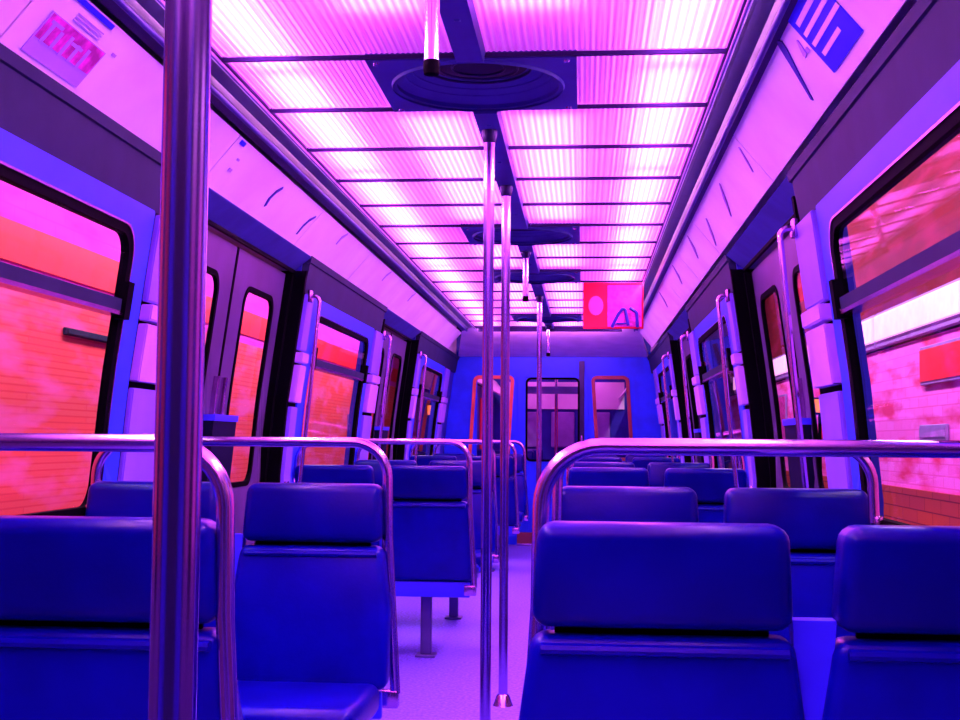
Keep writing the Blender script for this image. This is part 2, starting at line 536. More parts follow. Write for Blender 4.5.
# ------------------------------------------------------------------ windows and doors
n = 0
for side, sn in SIDES:
    for wi, ((a, b), (w0, w1)) in enumerate(zip(BAYS, WINS)):
        n += 1
        e = empty('window_%d' % n, (0, (w0 + w1) / 2, 0))
        struct(e)
        yc = (w0 + w1) / 2
        P = Matrix.Translation((0, -yc, 0))

        def put(name, bm, material, smooth=False, parent=e):
            bmesh.ops.transform(bm, matrix=P, verts=bm.verts)
            return obj(name, bm, material, parent, smooth)
        z0, z1 = 0.87, 1.67
        bm = bmesh.new()
        ring(bm, side, rrect(w0 - 0.16, w1 + 0.16, 0.775, 1.772, 0.012), rrect(w0 - 0.022, w1 + 0.022, z0 - 0.022, z1 + 0.022, 0.085), -0.010, 0.02)
        put('window_surround', bm, wall_blue)
        bm = bmesh.new()
        ring(bm, side, rrect(w0 - 0.030, w1 + 0.030, z0 - 0.030, z1 + 0.030, 0.09), rrect(w0 - 0.024, w1 + 0.024, z0 - 0.024, z1 + 0.024, 0.087), -0.016, -0.009)
        put('window_bead', bm, chrome)
        bm = bmesh.new()
        ring(bm, side, rrect(w0 - 0.0235, w1 + 0.0235, z0 - 0.0235, z1 + 0.0235, 0.088), rrect(w0, w1, z0, z1, 0.07), -0.012, 0.014)
        put('gasket', bm, rubber)
        bm = bmesh.new()
        wbox(bm, side, w0 + 0.001, w1 - 0.001, z0 + 0.001, 1.44, 0.004, 0.009)
        put('window_pane', bm, glass)
        bm = bmesh.new()
        wbox(bm, side, w0 + 0.001, w1 - 0.001, 1.47, z1 - 0.001, -0.004, 0.001)
        put('hopper_pane', bm, glass)
        bm = bmesh.new()
        wbox(bm, side, w0, w1, 1.442, 1.478, -0.020, 0.022)
        put('window_bar', bm, dark_panel)
        bm = bmesh.new()
        wbox(bm, side, w0, w1, 1.430, 1.441, -0.026, 0.020)
        put('window_bead', bm, chrome)
        bm = bmesh.new()
        for yy in (w0 - 0.004, w1 + 0.004):
            wbox(bm, side, yy - 0.022, yy + 0.022, 1.42, 1.53, -0.034, -0.005)
        put('hopper_latch', bm, rubber)

        # dark ventilation panel above the window
        bm = bmesh.new()
        s = side
        prism_y(bm, [(s * 0.985, 1.936), (s * 1.016, 1.775), (s * 1.05, 1.775), (s * 1.03, 1.936)], a + 0.02, b - 0.02)
        v = struct(obj('trim_%d' % (10 + n), bm, dark_panel), 'dark violet panel above a %s window' % sn)
        bm = bmesh.new()
        prism_y(bm, [(s * 0.975, 1.945), (s * 0.982, 1.915), (s * 1.000, 1.909), (s * 1.0, 1.945)], a, b)
        struct(obj('trim_%d' % (20 + n), bm, dark_panel), 'blue bead under the adverts')

        # pillar covers either side of the window
        for (p0, p1) in ((a, w0 - 0.17), (w1 + 0.17, b if wi < 2 else 12.2)):
            pe = empty('trim_%d' % (30 + n * 2 + (1 if p0 > w0 else 0)), (0, (p0 + p1) / 2, 0))
            struct(pe, 'lilac pillar cover in sections beside a %s window' % sn)
            pc = (p0 + p1) / 2
            for (q0, q1, off, mt) in ((0.13, 1.225, -0.020, pillar_violet), (1.245, 1.425, -0.034, pillar_pink), (1.435, 1.485, -0.040, pillar_pink), (1.495, 1.765, -0.022, pillar_violet)):
                bm = bmesh.new()
                wbox(bm, side, p0 - pc + 0.012, p1 - pc - 0.012, q0, q1, off, 0.018)
                bmesh.ops.bevel(bm, geom=[ed for ed in bm.edges], offset=0.004, segments=2, affect='EDGES')
                obj('pillar_cover', bm, mt, pe)
            bm = bmesh.new()
            wbox(bm, side, p0 - pc, p1 - pc, 0.12, 1.77, -0.004, 0.016)
            obj('pillar_backing', bm, rubber, pe)

# doors
n = 0
for side, sn in SIDES:
    for di, (a, b) in enumerate(DOORS):
        n += 1
        mid = (a + b) / 2
        e = struct(empty('door_%d' % n, (0, mid, 0)), 'double sliding door on the %s side' % sn)

        def put(name, bm, material, parent=e, smooth=False):
            bmesh.ops.transform(bm, matrix=Matrix.Translation((0, -mid, 0)), verts=bm.verts)
            return obj(name, bm, material, parent, smooth)
        # jambs
        bm = bmesh.new()
        for yy in (a, b):
            sg = 1 if yy == a else -1
            wbox(bm, side, min(yy, yy + sg * 0.03), max(yy, yy + sg * 0.03), 0.0, 1.87, -0.006, 0.12)
            wbox(bm, side, min(yy + sg * 0.03, yy + sg * 0.07), max(yy + sg * 0.03, yy + sg * 0.07), 0.0, 1.85, 0.05, 0.12)
        put('door_jamb', bm, rubber)
        bm = bmesh.new()
        s = side
        prism_y(bm, [(s * 0.978, 1.938), (s * 1.065, 1.872), (s * 1.18, 1.872), (s * 1.18, 1.95), (s * 1.0, 1.97)], a, b)
        put('door_header', bm, header_blue)
        bm = bmesh.new()
        rbox(bm, (s * 1.062, mid, 1.868), (0.012, b - a, 0.016))
        put('header_seal', bm, rubber)
        bm = bmesh.new()
        rbox(bm, (s * 1.12, mid, -0.015), (0.12, b - a, 0.03))
        put('door_sill', bm, alu)
        for k, (l0, l1) in enumerate(((a + 0.032, mid - 0.010), (mid + 0.010, b - 0.032))):
            c = (l0 + l1) / 2
            g0, g1 = c - 0.225, c + 0.225
            lf = empty('door_leaf', (0, 0, 0)); lf.parent = e
            bm = bmesh.new()
            ring(bm, side, rrect(l0, l1, 0.03, 1.85, 0.01), rrect(g0 - 0.02, g1 + 0.02, 0.86, 1.72, 0.08), 0.083, 0.093)
            put('leaf_panel', bm, door_mat, lf)
            bm = bmesh.new()
            ring(bm, side, rrect(g0 - 0.022, g1 + 0.022, 0.858, 1.722, 0.082), rrect(g0, g1, 0.88, 1.70, 0.065), 0.078, 0.094)
            put('gasket', bm, rubber, lf)
            bm = bmesh.new()
            wbox(bm, side, g0 + 0.002, g1 - 0.002, 0.882, 1.698, 0.084, 0.090)
            put('window_pane', bm, glass, lf)
            bm = bmesh.new()
            hy = (mid - 0.055) if k == 0 else (mid + 0.055)
            wbox(bm, side, hy - 0.012, hy + 0.012, 1.05, 1.32, 0.062, 0.085)
            put('door_handle', bm, chrome, lf)
        # rubber nosing between leaves
        bm = bmesh.new()
        wbox(bm, side, mid - 0.012, mid + 0.012, 0.03, 1.85, 0.08, 0.122)
        put('door_nosing', bm, rubber)
        # latch case
        bm = bmesh.new()
        wbox(bm, side, mid - 0.16, mid + 0.16, 0.78, 1.14, 0.03, 0.083)
        put('latch_case', bm, mat('navy latch case %d' % n, (0.003, 0.004, 0.025), 0.6, spec=0.05))
        bm = bmesh.new()
        wbox(bm, side, mid - 0.165, mid + 0.165, 1.14, 1.165, 0.025, 0.083)
        put('latch_cap', bm, frame_blue)

# ------------------------------------------------------------------ end wall
ZH = 1.945


def frame_rect(bm, x0, x1, z0, z1, t, y0, y1, slant=0.0, r=0.06):
    def lp(x0, x1, z0, z1, r):
        return [(x + slant * (z - 1.2), z) for x, z in rrect(x0, x1, z0, z1, r)]
    o = lp(x0, x1, z0, z1, r)
    i = lp(x0 + t, x1 - t, z0 + t, z1 - t, max(0.01, r - t))
    L = [[bm.verts.new((x, y, z)) for x, z in q] for q, y in ((o, y0), (i, y0), (i, y1), (o, y1))]
    nn = len(o)
    for a, b in ((0, 1), (1, 2), (2, 3), (3, 0)):
        for k in range(nn):
            bm.faces.new((L[a][k], L[a][(k + 1) % nn], L[b][(k + 1) % nn], L[b][k]))


def side_end_panel(bm, sg):
    """bulkhead each side of the end door with a window opening"""
    x_in, x_out = 0.36, 1.13
    # build out of boxes around the opening 0.44..0.80
    rbox(bm, (sg * 0.40, YB + 0.03, 1.0), (0.08, 0.06, 2.0))
    rbox(bm, (sg * 0.96, YB + 0.03, 1.0), (0.34, 0.06, 2.0))
    rbox(bm, (sg * 0.615, YB + 0.03, 0.45), (0.35, 0.06, 0.90))
    rbox(bm, (sg * 0.615, YB + 0.03, 1.86), (0.35, 0.06, 0.26))


bm = bmesh.new()
side_end_panel(bm, -1)
side_end_panel(bm, 1)
rbox(bm, (0, YB + 0.03, 1.875), (0.72, 0.06, 0.25))
struct(obj('wall_front', bm, wall_blue), 'bright blue end wall of the carriage')
e = struct(empty('window_7', (-0.62, YB, 0)), 'orange framed end window left of the end door')
bm = bmesh.new(); frame_rect(bm, -0.24, 0.19, 0.87, 1.75, 0.035, -0.02, 0.05, slant=0.06)
obj('window_frame', bm, orange_frame, e)
bm = bmesh.new(); rbox(bm, (0, 0.03, 1.31), (0.42, 0.006, 0.86)); obj('window_pane', bm, glass, e)
e = struct(empty('window_8', (0.62, YB, 0)), 'maroon framed end window right of the end door')
bm = bmesh.new(); frame_rect(bm, -0.19, 0.20, 0.87, 1.75, 0.035, -0.02, 0.05, slant=-0.06)
obj('window_frame', bm, mat('maroon frame', (0.35, 0.07, 0.08), 0.5), e)
bm = bmesh.new(); rbox(bm, (0, 0.03, 1.31), (0.42, 0.006, 0.86)); obj('window_pane', bm, glass, e)
e = struct(empty('door_7', (0, YB, 0)), 'blue end door with a tall window')
bm = bmesh.new()
rbox(bm, (-0.315, 0.0, 0.94), (0.09, 0.05, 1.62)); rbox(bm, (0.315, 0.0, 0.94), (0.09, 0.05, 1.62))
rbox(bm, (0, 0.0, 0.50), (0.56, 0.05, 0.74)); rbox(bm, (0, 0.0, 1.735), (0.56, 0.05, 0.03))
obj('leaf_panel', bm, wall_blue, e)
bm = bmesh.new(); frame_rect(bm, -0.28, 0.28, 0.86, 1.73, 0.02, -0.035, 0.02)
obj('gasket', bm, rubber, e)
bm = bmesh.new(); rbox(bm, (0, 0.01, 1.30), (0.54, 0.006, 0.86)); obj('window_pane', bm, glass, e)
bm = bmesh.new(); rbox(bm, (0.30, -0.05, 1.05), (0.02, 0.03, 0.16), 0.006); obj('door_handle', bm, chrome, e)
bm = bmesh.new(); rbox(bm, (0.30, -0.028, 1.25), (0.055, 0.012, 1.3), 0.003); obj('door_strip', bm, dark_alu, e)
bm = bmesh.new(); rbox(bm, (0, -0.02, 0.065), (0.72, 0.10, 0.13)); obj('door_sill', bm, brown_frame, e)
bm = bmesh.new(); rbox(bm, (0, -0.10, 0.012), (0.72, 0.05, 0.024), 0.004); obj('sill_strip', bm, chrome, e)

# ------------------------------------------------------------------ things: ceiling lights
ORD = ['first', 'second', 'third', 'fourth', 'fifth', 'sixth', 'seventh', 'eighth']


def row_phrase(y0):
    mid = y0 + 0.27
    for i, (a, b) in enumerate(VENTS):
        if a < mid < b:
            return ['beside the nearest round ceiling vent', 'beside the second round ceiling vent', 'beside the third round ceiling vent', 'beside the last round ceiling vent'][i]
    if mid < VENTS[0][0]:
        k = round((VENTS[0][0] - y0) / 0.55)
        return '%s row before the nearest vent' % ORD[k - 1]
    for i in (3, 2, 1, 0):
        if mid > VENTS[i][1]:
            k = round((y0 - VENTS[i][1]) / 0.55)
            return '%s row beyond the %s vent' % (ORD[k], ['nearest', 'second', 'third', 'last'][i])


def diffuser_panel(x0, x1, y0, y1):
    bm = bmesh.new()
    nseg = int((x1 - x0) / 0.0075)
    lo, hi = [], []
    for k in range(nseg + 1):
        x = x0 + (x1 - x0) * k / nseg - (x0 + x1) / 2
        z = 0.0015 if k % 2 else -0.0015
        lo.append((bm.verts.new((x, 0, z)), bm.verts.new((x, y1 - y0, z))))
    for a, b in zip(lo, lo[1:]):
        bm.faces.new((a[0], b[0], b[1], a[1]))
    o = obj('ceiling_light', bm, diffuser)
    o.location = ((x0 + x1) / 2, y0, 2.156)
    return o


DL = {}
for side, sn in SIDES:
    for i, y0 in enumerate(ROWS):
        y1 = min(y0 + 0.55, 11.79)
        inner = 0.045
        for a, b in VENTS:
            if a < y0 + 0.1 < b: inner = 0.302
        lw = 0.712
        xs = (inner, lw) if side > 0 else (-lw, -inner)
        key = (side, inner, round(y1 - y0, 3))
        if key in DL:
            o = DL[key].copy(); COL.objects.link(o); o.location.y = y0 + 0.006
        else:
            o = diffuser_panel(xs[0], xs[1], y0 + 0.006, y1 - 0.006); DL[key] = o
        tag(o, 'pink ribbed light panel %s of channel, %s' % (sn, row_phrase(y0)), 'ceiling light', 'ribbed light panels in the ceiling')

# ------------------------------------------------------------------ ceiling vents
v0 = None
VL = ['nearest and largest-looking round ceiling vent on a square violet plate', 'second round ceiling vent along the ceiling, behind the two slim poles',
      'third ceiling vent along, just before the red and pink hanging sign', 'last ceiling vent, close to the sloping end panel']
for i, (a, b) in enumerate(VENTS):
    if v0 is None:
        e = empty('ceiling_vent', (0, (a + b) / 2, 2.15))
        bm = bmesh.new()
        # square plate with round hole
        N = 72
        R = 0.245
        outer, inner = [], []
        for k in range(N):
            an = 2 * PI * k / N
            c, s = math.cos(an), math.sin(an)
            an2 = an
            for ca in (math.atan2(0.272, 0.298), PI - math.atan2(0.272, 0.298), PI + math.atan2(0.272, 0.298), 2 * PI - math.atan2(0.272, 0.298)):
                if abs(an - ca) < PI / N + 1e-6: an2 = ca
            q = 1 / max(abs(math.cos(an2)) / 0.298, abs(math.sin(an2)) / 0.272)
            outer.append((math.cos(an2) * q, math.sin(an2) * q)); inner.append((c * R, s * R))
        L = [[bm.verts.new((x, y, z)) for x, y in lp] for lp, z in ((outer, -0.012), (inner, -0.012), (inner, 0.03), (outer, 0.03))]
        for p, q in ((0, 1), (1, 2), (2, 3), (3, 0)):
            for k in range(N):
                bm.faces.new((L[p][k], L[p][(k + 1) % N], L[q][(k + 1) % N], L[q][k]))
        obj('vent_plate', bm, vent_m, e)
        bm = bmesh.new()
        lathe(bm, [(0.258, -0.020), (0.262, -0.012), (0.245, -0.012), (0.245, 0.0), (0.185, 0.050), (0.150, 0.052)], (0, 0, 0), 48, False)
        obj('vent_bowl', bm, vent_m, e, True)
        bm = bmesh.new()
        lathe(bm, [(0.0001, 0.060), (0.185, 0.060)], (0, 0, 0), 40)
        obj('vent_recess', bm, vent_shade, e, True)
        for rr, zz in ((0.222, 0.022), (0.202, 0.038), (0.160, 0.046), (0.120, 0.046), (0.080, 0.046)):
            bm = bmesh.new()
            tube(bm, [(rr * math.cos(2 * PI * k / 36), rr * math.sin(2 * PI * k / 36), zz) for k in range(37)], 0.004, 8, cap=False)
            obj('vent_ring', bm, vent_m if rr > 0.18 else dark_alu, e, True)
        for cx in (-1, 1):
            for cy in (-1, 1):
                bm = bmesh.new()
                lathe(bm, [(0.0001, -0.018), (0.008, -0.017), (0.010, -0.012)], (cx * 0.27, cy * 0.245, 0), 12)
                obj('screw', bm, chrome, e, True)
        v0 = e
    else:
        e = v0.copy(); COL.objects.link(e); e.location = (0, (a + b) / 2, 2.15)
        for c in list(v0.children):
            d = c.copy(); COL.objects.link(d); d.parent = e
    tag(e, VL[i], 'vent', 'round ceiling vents')

# ------------------------------------------------------------------ advert strips above the windows
# slope from (0.845, 2.10) down to (0.975, 1.945)
ADV = {-1: ((0.846, 2.100), (0.988, 1.935)), 1: ((0.828, 2.122), (0.964, 1.960))}


def ap(side, y, t, lift=0.0):
    """point on the advert slope: t=0 top, 1 bottom; lift towards the room"""
    AT, AB = ADV[side]
    x = AT[0] + (AB[0] - AT[0]) * t
    z = AT[1] + (AB[1] - AT[1]) * t
    nx, nz = -(AT[1] - AB[1]), -(AB[0] - AT[0])
    l = math.hypot(nx, nz)
    return Vector((side * (x + nx / l * lift), y, z + nz / l * lift))


def aquad(bm, side, poly, l0=0.002, l1=0.0035):
    a = [bm.verts.new(ap(side, y, t, l0)) for y, t in poly]
    b = [bm.verts.new(ap(side, y, t, l1)) for y, t in poly]
    k = len(poly)
    for i in range(k):
        bm.faces.new((a[i], a[(i + 1) % k], b[(i + 1) % k], b[i]))
    bm.faces.new(a[::-1]); bm.faces.new(b)


def stroke(pts, ws):
    """tapered stroke polygon from centre points (y,t) and half widths"""
    L, R = [], []
    for i, (p, wd) in enumerate(zip(pts, ws)):
        q = pts[min(i + 1, len(pts) - 1)]; r = pts[max(i - 1, 0)]
        dy, dt = q[0] - r[0], (q[1] - r[1]) * 0.204
        l = math.hypot(dy, dt) or 1
        L.append((p[0] - dt / l * wd, p[1] + dy / l * wd / 0.204))
        R.append((p[0] + dt / l * wd, p[1] - dy / l * wd / 0.204))
    return L + R[::-1]


AD = {-1: [0.2, 1.4, 2.6, 4.08, 5.45, 6.7, 8.0, 9.3, 10.55, 11.79], 1: [0.2, 1.4, 2.5, 4.25, 5.90, 6.9, 8.0, 9.3, 10.55, 11.79]}
ADP = {}
for side, sn in SIDES:
    ys = AD[side]
    for i, (a, b) in enumerate(zip(ys, ys[1:])):
        bm = bmesh.new()
        poly = [(a + 0.004, 0), (b - 0.004, 0), (b - 0.004, 1), (a + 0.004, 1)]
        aquad(bm, side, poly, -0.006, 0.0)
        o = obj('advert_panel', bm, card)
        ADP[(side, i)] = o
        desc = ['plain stretch before the camera', 'plain stretch nearest the camera', '', '', 'fifth along from the camera', 'sixth along from the camera', 'seventh along from the camera', 'eighth along from the camera', 'last one, at the end wall']
        if side < 0:
            desc[2] = 'with a pink and violet picture and a blue bar'
            desc[3] = 'with a blue dot and two small curved dashes'
        else:
            desc[2] = 'with a blue striped square and a dark tapered stroke'
            desc[3] = 'with thin dark slanting marks, after the striped one'
        tag(o, 'pale advert panel above %s windows, %s' % (sn, desc[i]), 'advert panel', 'advert panels above the %s windows' % sn)


def pr(side, i, name, polys, material, l=0.0035):
    for p in polys:
        bm = bmesh.new()
        aquad(bm, side, p, 0.0005, l)
        obj(name, bm, material, ADP[(side, i)])


def bar(y0, y1, t0, t1):
    return [(y0, t0), (y1, t0), (y1, t1), (y0, t1)]


pr(-1, 2, 'lilac_picture', [bar(2.69, 3.00, 0.33, 0.86)], print_lilac)
pr(-1, 2, 'pink_picture', [bar(2.695, 2.995, 0.34, 0.66)], print_pink, 0.0045)
pr(-1, 2, 'figure_shapes', [bar(2.72 + 0.05 * k, 2.735 + 0.05 * k, 0.42 + 0.03 * (k % 2), 0.68) for k in range(5)] + [bar(2.71, 2.77, 0.40, 0.44), bar(2.84, 2.90, 0.46, 0.50)], print_lilac, 0.0055)
pr(-1, 2, 'blue_bar', [bar(2.61, 2.945, 0.02, 0.085)], print_blue)
pr(-1, 2, 'small_print', [bar(2.78, 2.93, 0.17 + 0.045 * k, 0.185 + 0.045 * k) for k in range(3)] + [bar(3.03, 3.05, 0.27, 0.31)], print_lilac)
pr(-1, 3, 'blue_dot', [bar(4.115, 4.165, 0.03, 0.11)], print_blue)
pr(-1, 3, 'small_print', [bar(4.20, 4.22, 0.30, 0.34), bar(4.20, 4.23, 0.50, 0.56)], print_lilac)
pr(-1, 3, 'curved_dash', [stroke([(4.79, 0.20), (4.76, 0.34), (4.75, 0.50), (4.77, 0.66)], [0.006, 0.009, 0.010, 0.007])], print_navy)
pr(-1, 3, 'curved_dash', [stroke([(5.41, 0.22), (5.37, 0.36), (5.355, 0.52), (5.36, 0.74)], [0.005, 0.009, 0.009, 0.006])], print_navy)
pr(1, 2, 'striped_square', [bar(2.77, 3.085, 0.0, 0.82)], print_blue)
pr(1, 2, 'pink_stripe', [bar(2.77, 3.05, 0.10, 0.17), bar(2.77, 3.06, 0.25, 0.31), bar(2.77, 3.06, 0.40, 0.46), bar(2.86, 3.05, 0.56, 0.62)], card, 0.0045)
pr(1, 2, 'tapered_stroke', [stroke([(3.235, 0.0), (3.25, 0.1), (3.30, 0.42), (3.355, 0.78)], [0.016, 0.020, 0.011, 0.006])], print_navy)
pr(1, 2, 'small_mark', [stroke([(3.13, 0.22), (3.15, 0.36), (3.17, 0.40)], [0.004, 0.012, 0.004]), bar(3.11, 3.13, 0.36, 0.42)], print_lilac)
pr(1, 3, 'slanting_mark', [stroke([(4.29, 0.2), (4.33, 0.42), (4.37, 0.62)], [0.004, 0.008, 0.003])], print_grey)
pr(1, 3, 'slanting_mark', [stroke([(4.90, 0.2), (5.02, 0.45), (5.14, 0.72)], [0.004, 0.010, 0.003])], print_grey)
pr(1, 3, 'slanting_mark', [stroke([(5.58, 0.3), (5.70, 0.55), (5.83, 0.80)], [0.004, 0.010, 0.003])], print_grey)
for i, y in ((4, 6.25), (5, 7.3), (6, 8.6)):
    pr(1, i, 'slanting_mark', [stroke([(y, 0.1), (y + 0.08, 0.35), (y + 0.2, 0.6)], [0.006, 0.014, 0.004])], print_grey)
for i, y in ((4, 6.0), (5, 7.4), (6, 8.5)):
    pr(-1, i, 'slanting_mark', [stroke([(y + 0.04, 0.05), (y, 0.2), (y, 0.4)], [0.006, 0.012, 0.004])], print_lilac)

# ------------------------------------------------------------------ poles
def pole_mesh(y, z0, z1, r=0.0185):
    bm = bmesh.new()
    tube(bm, [(0, 0, z0), (0, 0, z1)], r, 24)
    return bm


POLES = [(0.95, 'thick-looking steel pole nearest the camera, crossing the left seats'), (4.17, 'taller-looking slim steel pole in the aisle, first of the close pair'),
         (5.10, 'slim steel pole just right of and beyond the first aisle pole'), (9.05, 'farthest slim steel pole, in front of the end door')]
for y, lab in POLES:
    e = empty('grab_pole', (0.004 if y < 1 else -0.003, y, 0))
    bm = pole_mesh(y, 0.0, 2.132)
    obj('pole_tube', bm, pole_steel, e, True)
    bm = bmesh.new(); lathe(bm, [(0.019, 0.045), (0.026, 0.04), (0.038, 0.008), (0.042, 0.0)], (0, 0, 0), 24)
    obj('floor_flange', bm, chrome, e, True)
    bm = bmesh.new(); lathe(bm, [(0.027, 2.128), (0.027, 2.115), (0.022, 2.09), (0.0187, 2.085)], (0, 0, 0), 24)
    obj('ceiling_socket', bm, dark_alu, e, True)
    tag(e, lab, 'pole', 'steel grab poles along the aisle')

for y, lab in ((2.58, 'short steel stub hanging from the ceiling before the nearest vent'), (6.9, 'short steel stub hanging from the ceiling beyond the second vent'), (11.35, 'small hanging steel stub at the far end of the ceiling')):
    e = empty('hanging_post', (-0.005, y, 2.128))
    bm = bmesh.new(); tube(bm, [(0, 0, 0.0), (0, 0, -0.27)], 0.016, 20); obj('post_tube', bm, pole_steel, e, True)
    bm = bmesh.new(); lathe(bm, [(0.03, 0.0), (0.03, -0.012), (0.017, -0.035)], (0, 0, 0), 20); obj('ceiling_socket', bm, dark_alu, e, True)
    bm = bmesh.new(); lathe(bm, [(0.0001, -0.282), (0.016, -0.280), (0.018, -0.265), (0.018, -0.255), (0.0165, -0.25)], (0, 0, 0), 20); obj('end_cap', bm, rubber, e, True)
    tag(e, lab, 'hanging post', 'short posts hanging from the ceiling channel')

# ------------------------------------------------------------------ hanging sign
e = empty('hanging_sign', (0.515, 8.28, 2.13))
tag(e, 'red and pink hanging sign under the ceiling, right of the far pole', 'sign')
bm = bmesh.new(); rbox(bm, (0, 0, -0.155), (0.40, 0.02, 0.31), 0.004, 1); obj('sign_board', bm, red_m, e)
bm = bmesh.new(); rbox(bm, (0.075, -0.012, -0.158), (0.225, 0.005, 0.275)); obj('picture_panel', bm, print_pink, e)
bm = bmesh.new(); lathe(bm, [(0.0001, 0.0), (0.05, 0.0), (0.05, 0.004), (0.0001, 0.004)], (0, 0, 0), 20)
bmesh.ops.transform(bm, matrix=Matrix.Translation((-0.115, -0.011, -0.155)) @ Matrix.Rotation(PI / 2, 4, 'X') @ Matrix.Diagonal((1, 1.3, 1, 1)), verts=bm.verts)
obj('red_emblem', bm, mat('rose print', (0.95, 0.08, 0.35), 0.5), e)
bm = bmesh.new()
tube(bm, fillet([(-0.01, -0.018, -0.30), (0.035, -0.018, -0.21), (0.075, -0.018, -0.16), (0.10, -0.018, -0.29)], 0.02), 0.011, 8)
tube(bm, fillet([(0.11, -0.018, -0.17), (0.155, -0.018, -0.20), (0.16, -0.018, -0.30)], 0.03), 0.011, 8)
tube(bm, [(0.02, -0.018, -0.275), (0.09, -0.018, -0.275)], 0.006, 8)
obj('dark_figure', bm, print_navy, e, True)
for sx in (-0.15, 0.15):
    bm = bmesh.new(); tube(bm, [(sx, 0, 0.0), (sx, 0, -0.02)], 0.008, 8); obj('hanger', bm, chrome, e)


# ------------------------------------------------------------------ double seats
def pad(bm, cx, w_top, w_bot, z0, z1, y0, th, tilt, bev, flare=1.0):
    """upholstered pad: rounded, tapered in width, leaning; y0 = y of centre plane at z=0.40"""
    vs = rbox(bm, (0, 0, 0), (1, 1, 1))
    bmesh.ops.delete(bm, geom=vs, context='VERTS') if False else None
    for v in vs:
        v.co = Vector((v.co.x * w_top, v.co.y * th, v.co.z * (z1 - z0)))
    es = list({e for v in vs for e in v.link_edges})
    g = bmesh.ops.bevel(bm, geom=es, offset=bev, segments=4, profile=0.5, affect='EDGES')
    vs = list({v for f in g['faces'] for v in f.verts})
    cuts = bmesh.ops.bisect_plane(bm, geom=bm.verts[:] + bm.edges[:] + bm.faces[:], plane_co=(0, 0, (z1 - z0) * (0.5 - flare)), plane_no=(0, 0, 1)) if flare < 1 else None
    vs = list(bm.verts)
    for v in vs:
        u = (v.co.z + (z1 - z0) / 2) / (z1 - z0)
        uu = max(0.0, 1 - (1 - u) / flare)
        wf = (w_bot + (w_top - w_bot) * uu) / w_top
        z = z0 + u * (z1 - z0)
        v.co = Vector((cx + v.co.x * wf, v.co.y + y0 - tilt * (z - 0.40), z))


def make_bench(side, facing):
    """local frame: origin on floor under the back, x centre of the pair. facing=+1 looks to +y"""
    e = empty('double_seat')
    f = facing
    aisle = -side           # direction of the aisle in x
    seats = (aisle * 0.2315, -aisle * 0.2315)
    T = 0.13
    for cx in seats:
        bm = bmesh.new()
        pad(bm, cx, 0.382, 0.400, 0.783, 0.945, 0.02, 0.095, T, 0.026)
        for v in bm.verts: v.co.y *= f
        obj('headrest', bm, vinyl_hi, e, True)
        bm = bmesh.new()
        pad(bm, cx, 0.402, 0.452, 0.385, 0.772, 0.02, 0.085, T, 0.024, 0.45)
        for v in bm.verts: v.co.y *= f
        back = obj('backrest', bm, vinyl, e, True)
        bm = bmesh.new()
        for sgn in (-1, 1):
            tube(bm, [(cx - 0.185, (0.02 - T * 0.355 + sgn * 0.043) * f, 0.752), (cx + 0.19, (0.02 - T * 0.355 + sgn * 0.043) * f, 0.752)], 0.009, 8)
        obj('piping', bm, vinyl, back, True)
        bm = bmesh.new()
        vs = rbox(bm, (0, 0, 0), (0.43, 0.43, 0.085), 0.03, 4, Matrix.Rotation(0.03 * f, 4, 'X'))
        for v in vs: v.co += Vector((cx, (0.285) * f, 0.378))
        obj('seat_cushion', bm, vinyl, e, True)
        for dx in (-0.11, 0.11):
            bm = bmesh.new()
            rbox(bm, (cx + dx, (0.02 - T * 0.38) * f, 0.78), (0.035, 0.02, 0.05))
            obj('headrest_support', bm, rubber, e)
        bm = bmesh.new()
        rbox(bm, (cx, (0.02 - T * 0.38) * f, 0.779), (0.33, 0.012, 0.03))
        obj('headrest_plate', bm, rubber, e)
    # enamel spine seen in the gap between the two backs
    bm = bmesh.new()
    poly = [(-0.033, 0.800), (0.033, 0.800), (0.012, 0.40), (-0.012, 0.40)]
    fr, bk = [], []
    for x, z in poly:
        yc = 0.02 - T * (z - 0.40)
        fr.append(bm.verts.new((x, (yc - 0.02) * f, z))); bk.append(bm.verts.new((x, (yc + 0.015) * f, z)))
    for k in range(4):
        bm.faces.new((fr[k], fr[(k + 1) % 4], bk[(k + 1) % 4], bk[k]))
    bm.faces.new(fr[::-1]); bm.faces.new(bk)
    obj('seat_spine', bm, frame_blue, e)
    # pan and rear band
    bm = bmesh.new()
    rbox(bm, (0, 0.01 * f, 0.340), (0.88, 0.02, 0.075), 0.006, 2)
    rbox(bm, (0, 0.26 * f, 0.335), (0.86, 0.46, 0.03), 0.008, 2)
    obj('seat_pan', bm, frame_blue, e, True)
    bm = bmesh.new()
    rbox(bm, (0, 0.20 * f, 0.305), (0.84, 0.06, 0.03), 0.004, 1)
    obj('cross_beam', bm, leg_m, e)
    for lx in (aisle * 0.215, -aisle * 0.26):
        bm = bmesh.new()
        rbox(bm, (lx, 0.10 * f, 0.155), (0.055, 0.045, 0.29), 0.008, 2)
        rbox(bm, (lx, 0.10 * f, 0.006), (0.10, 0.10, 0.012), 0.003, 1)
        obj('leg', bm, leg_m, e)
    return e


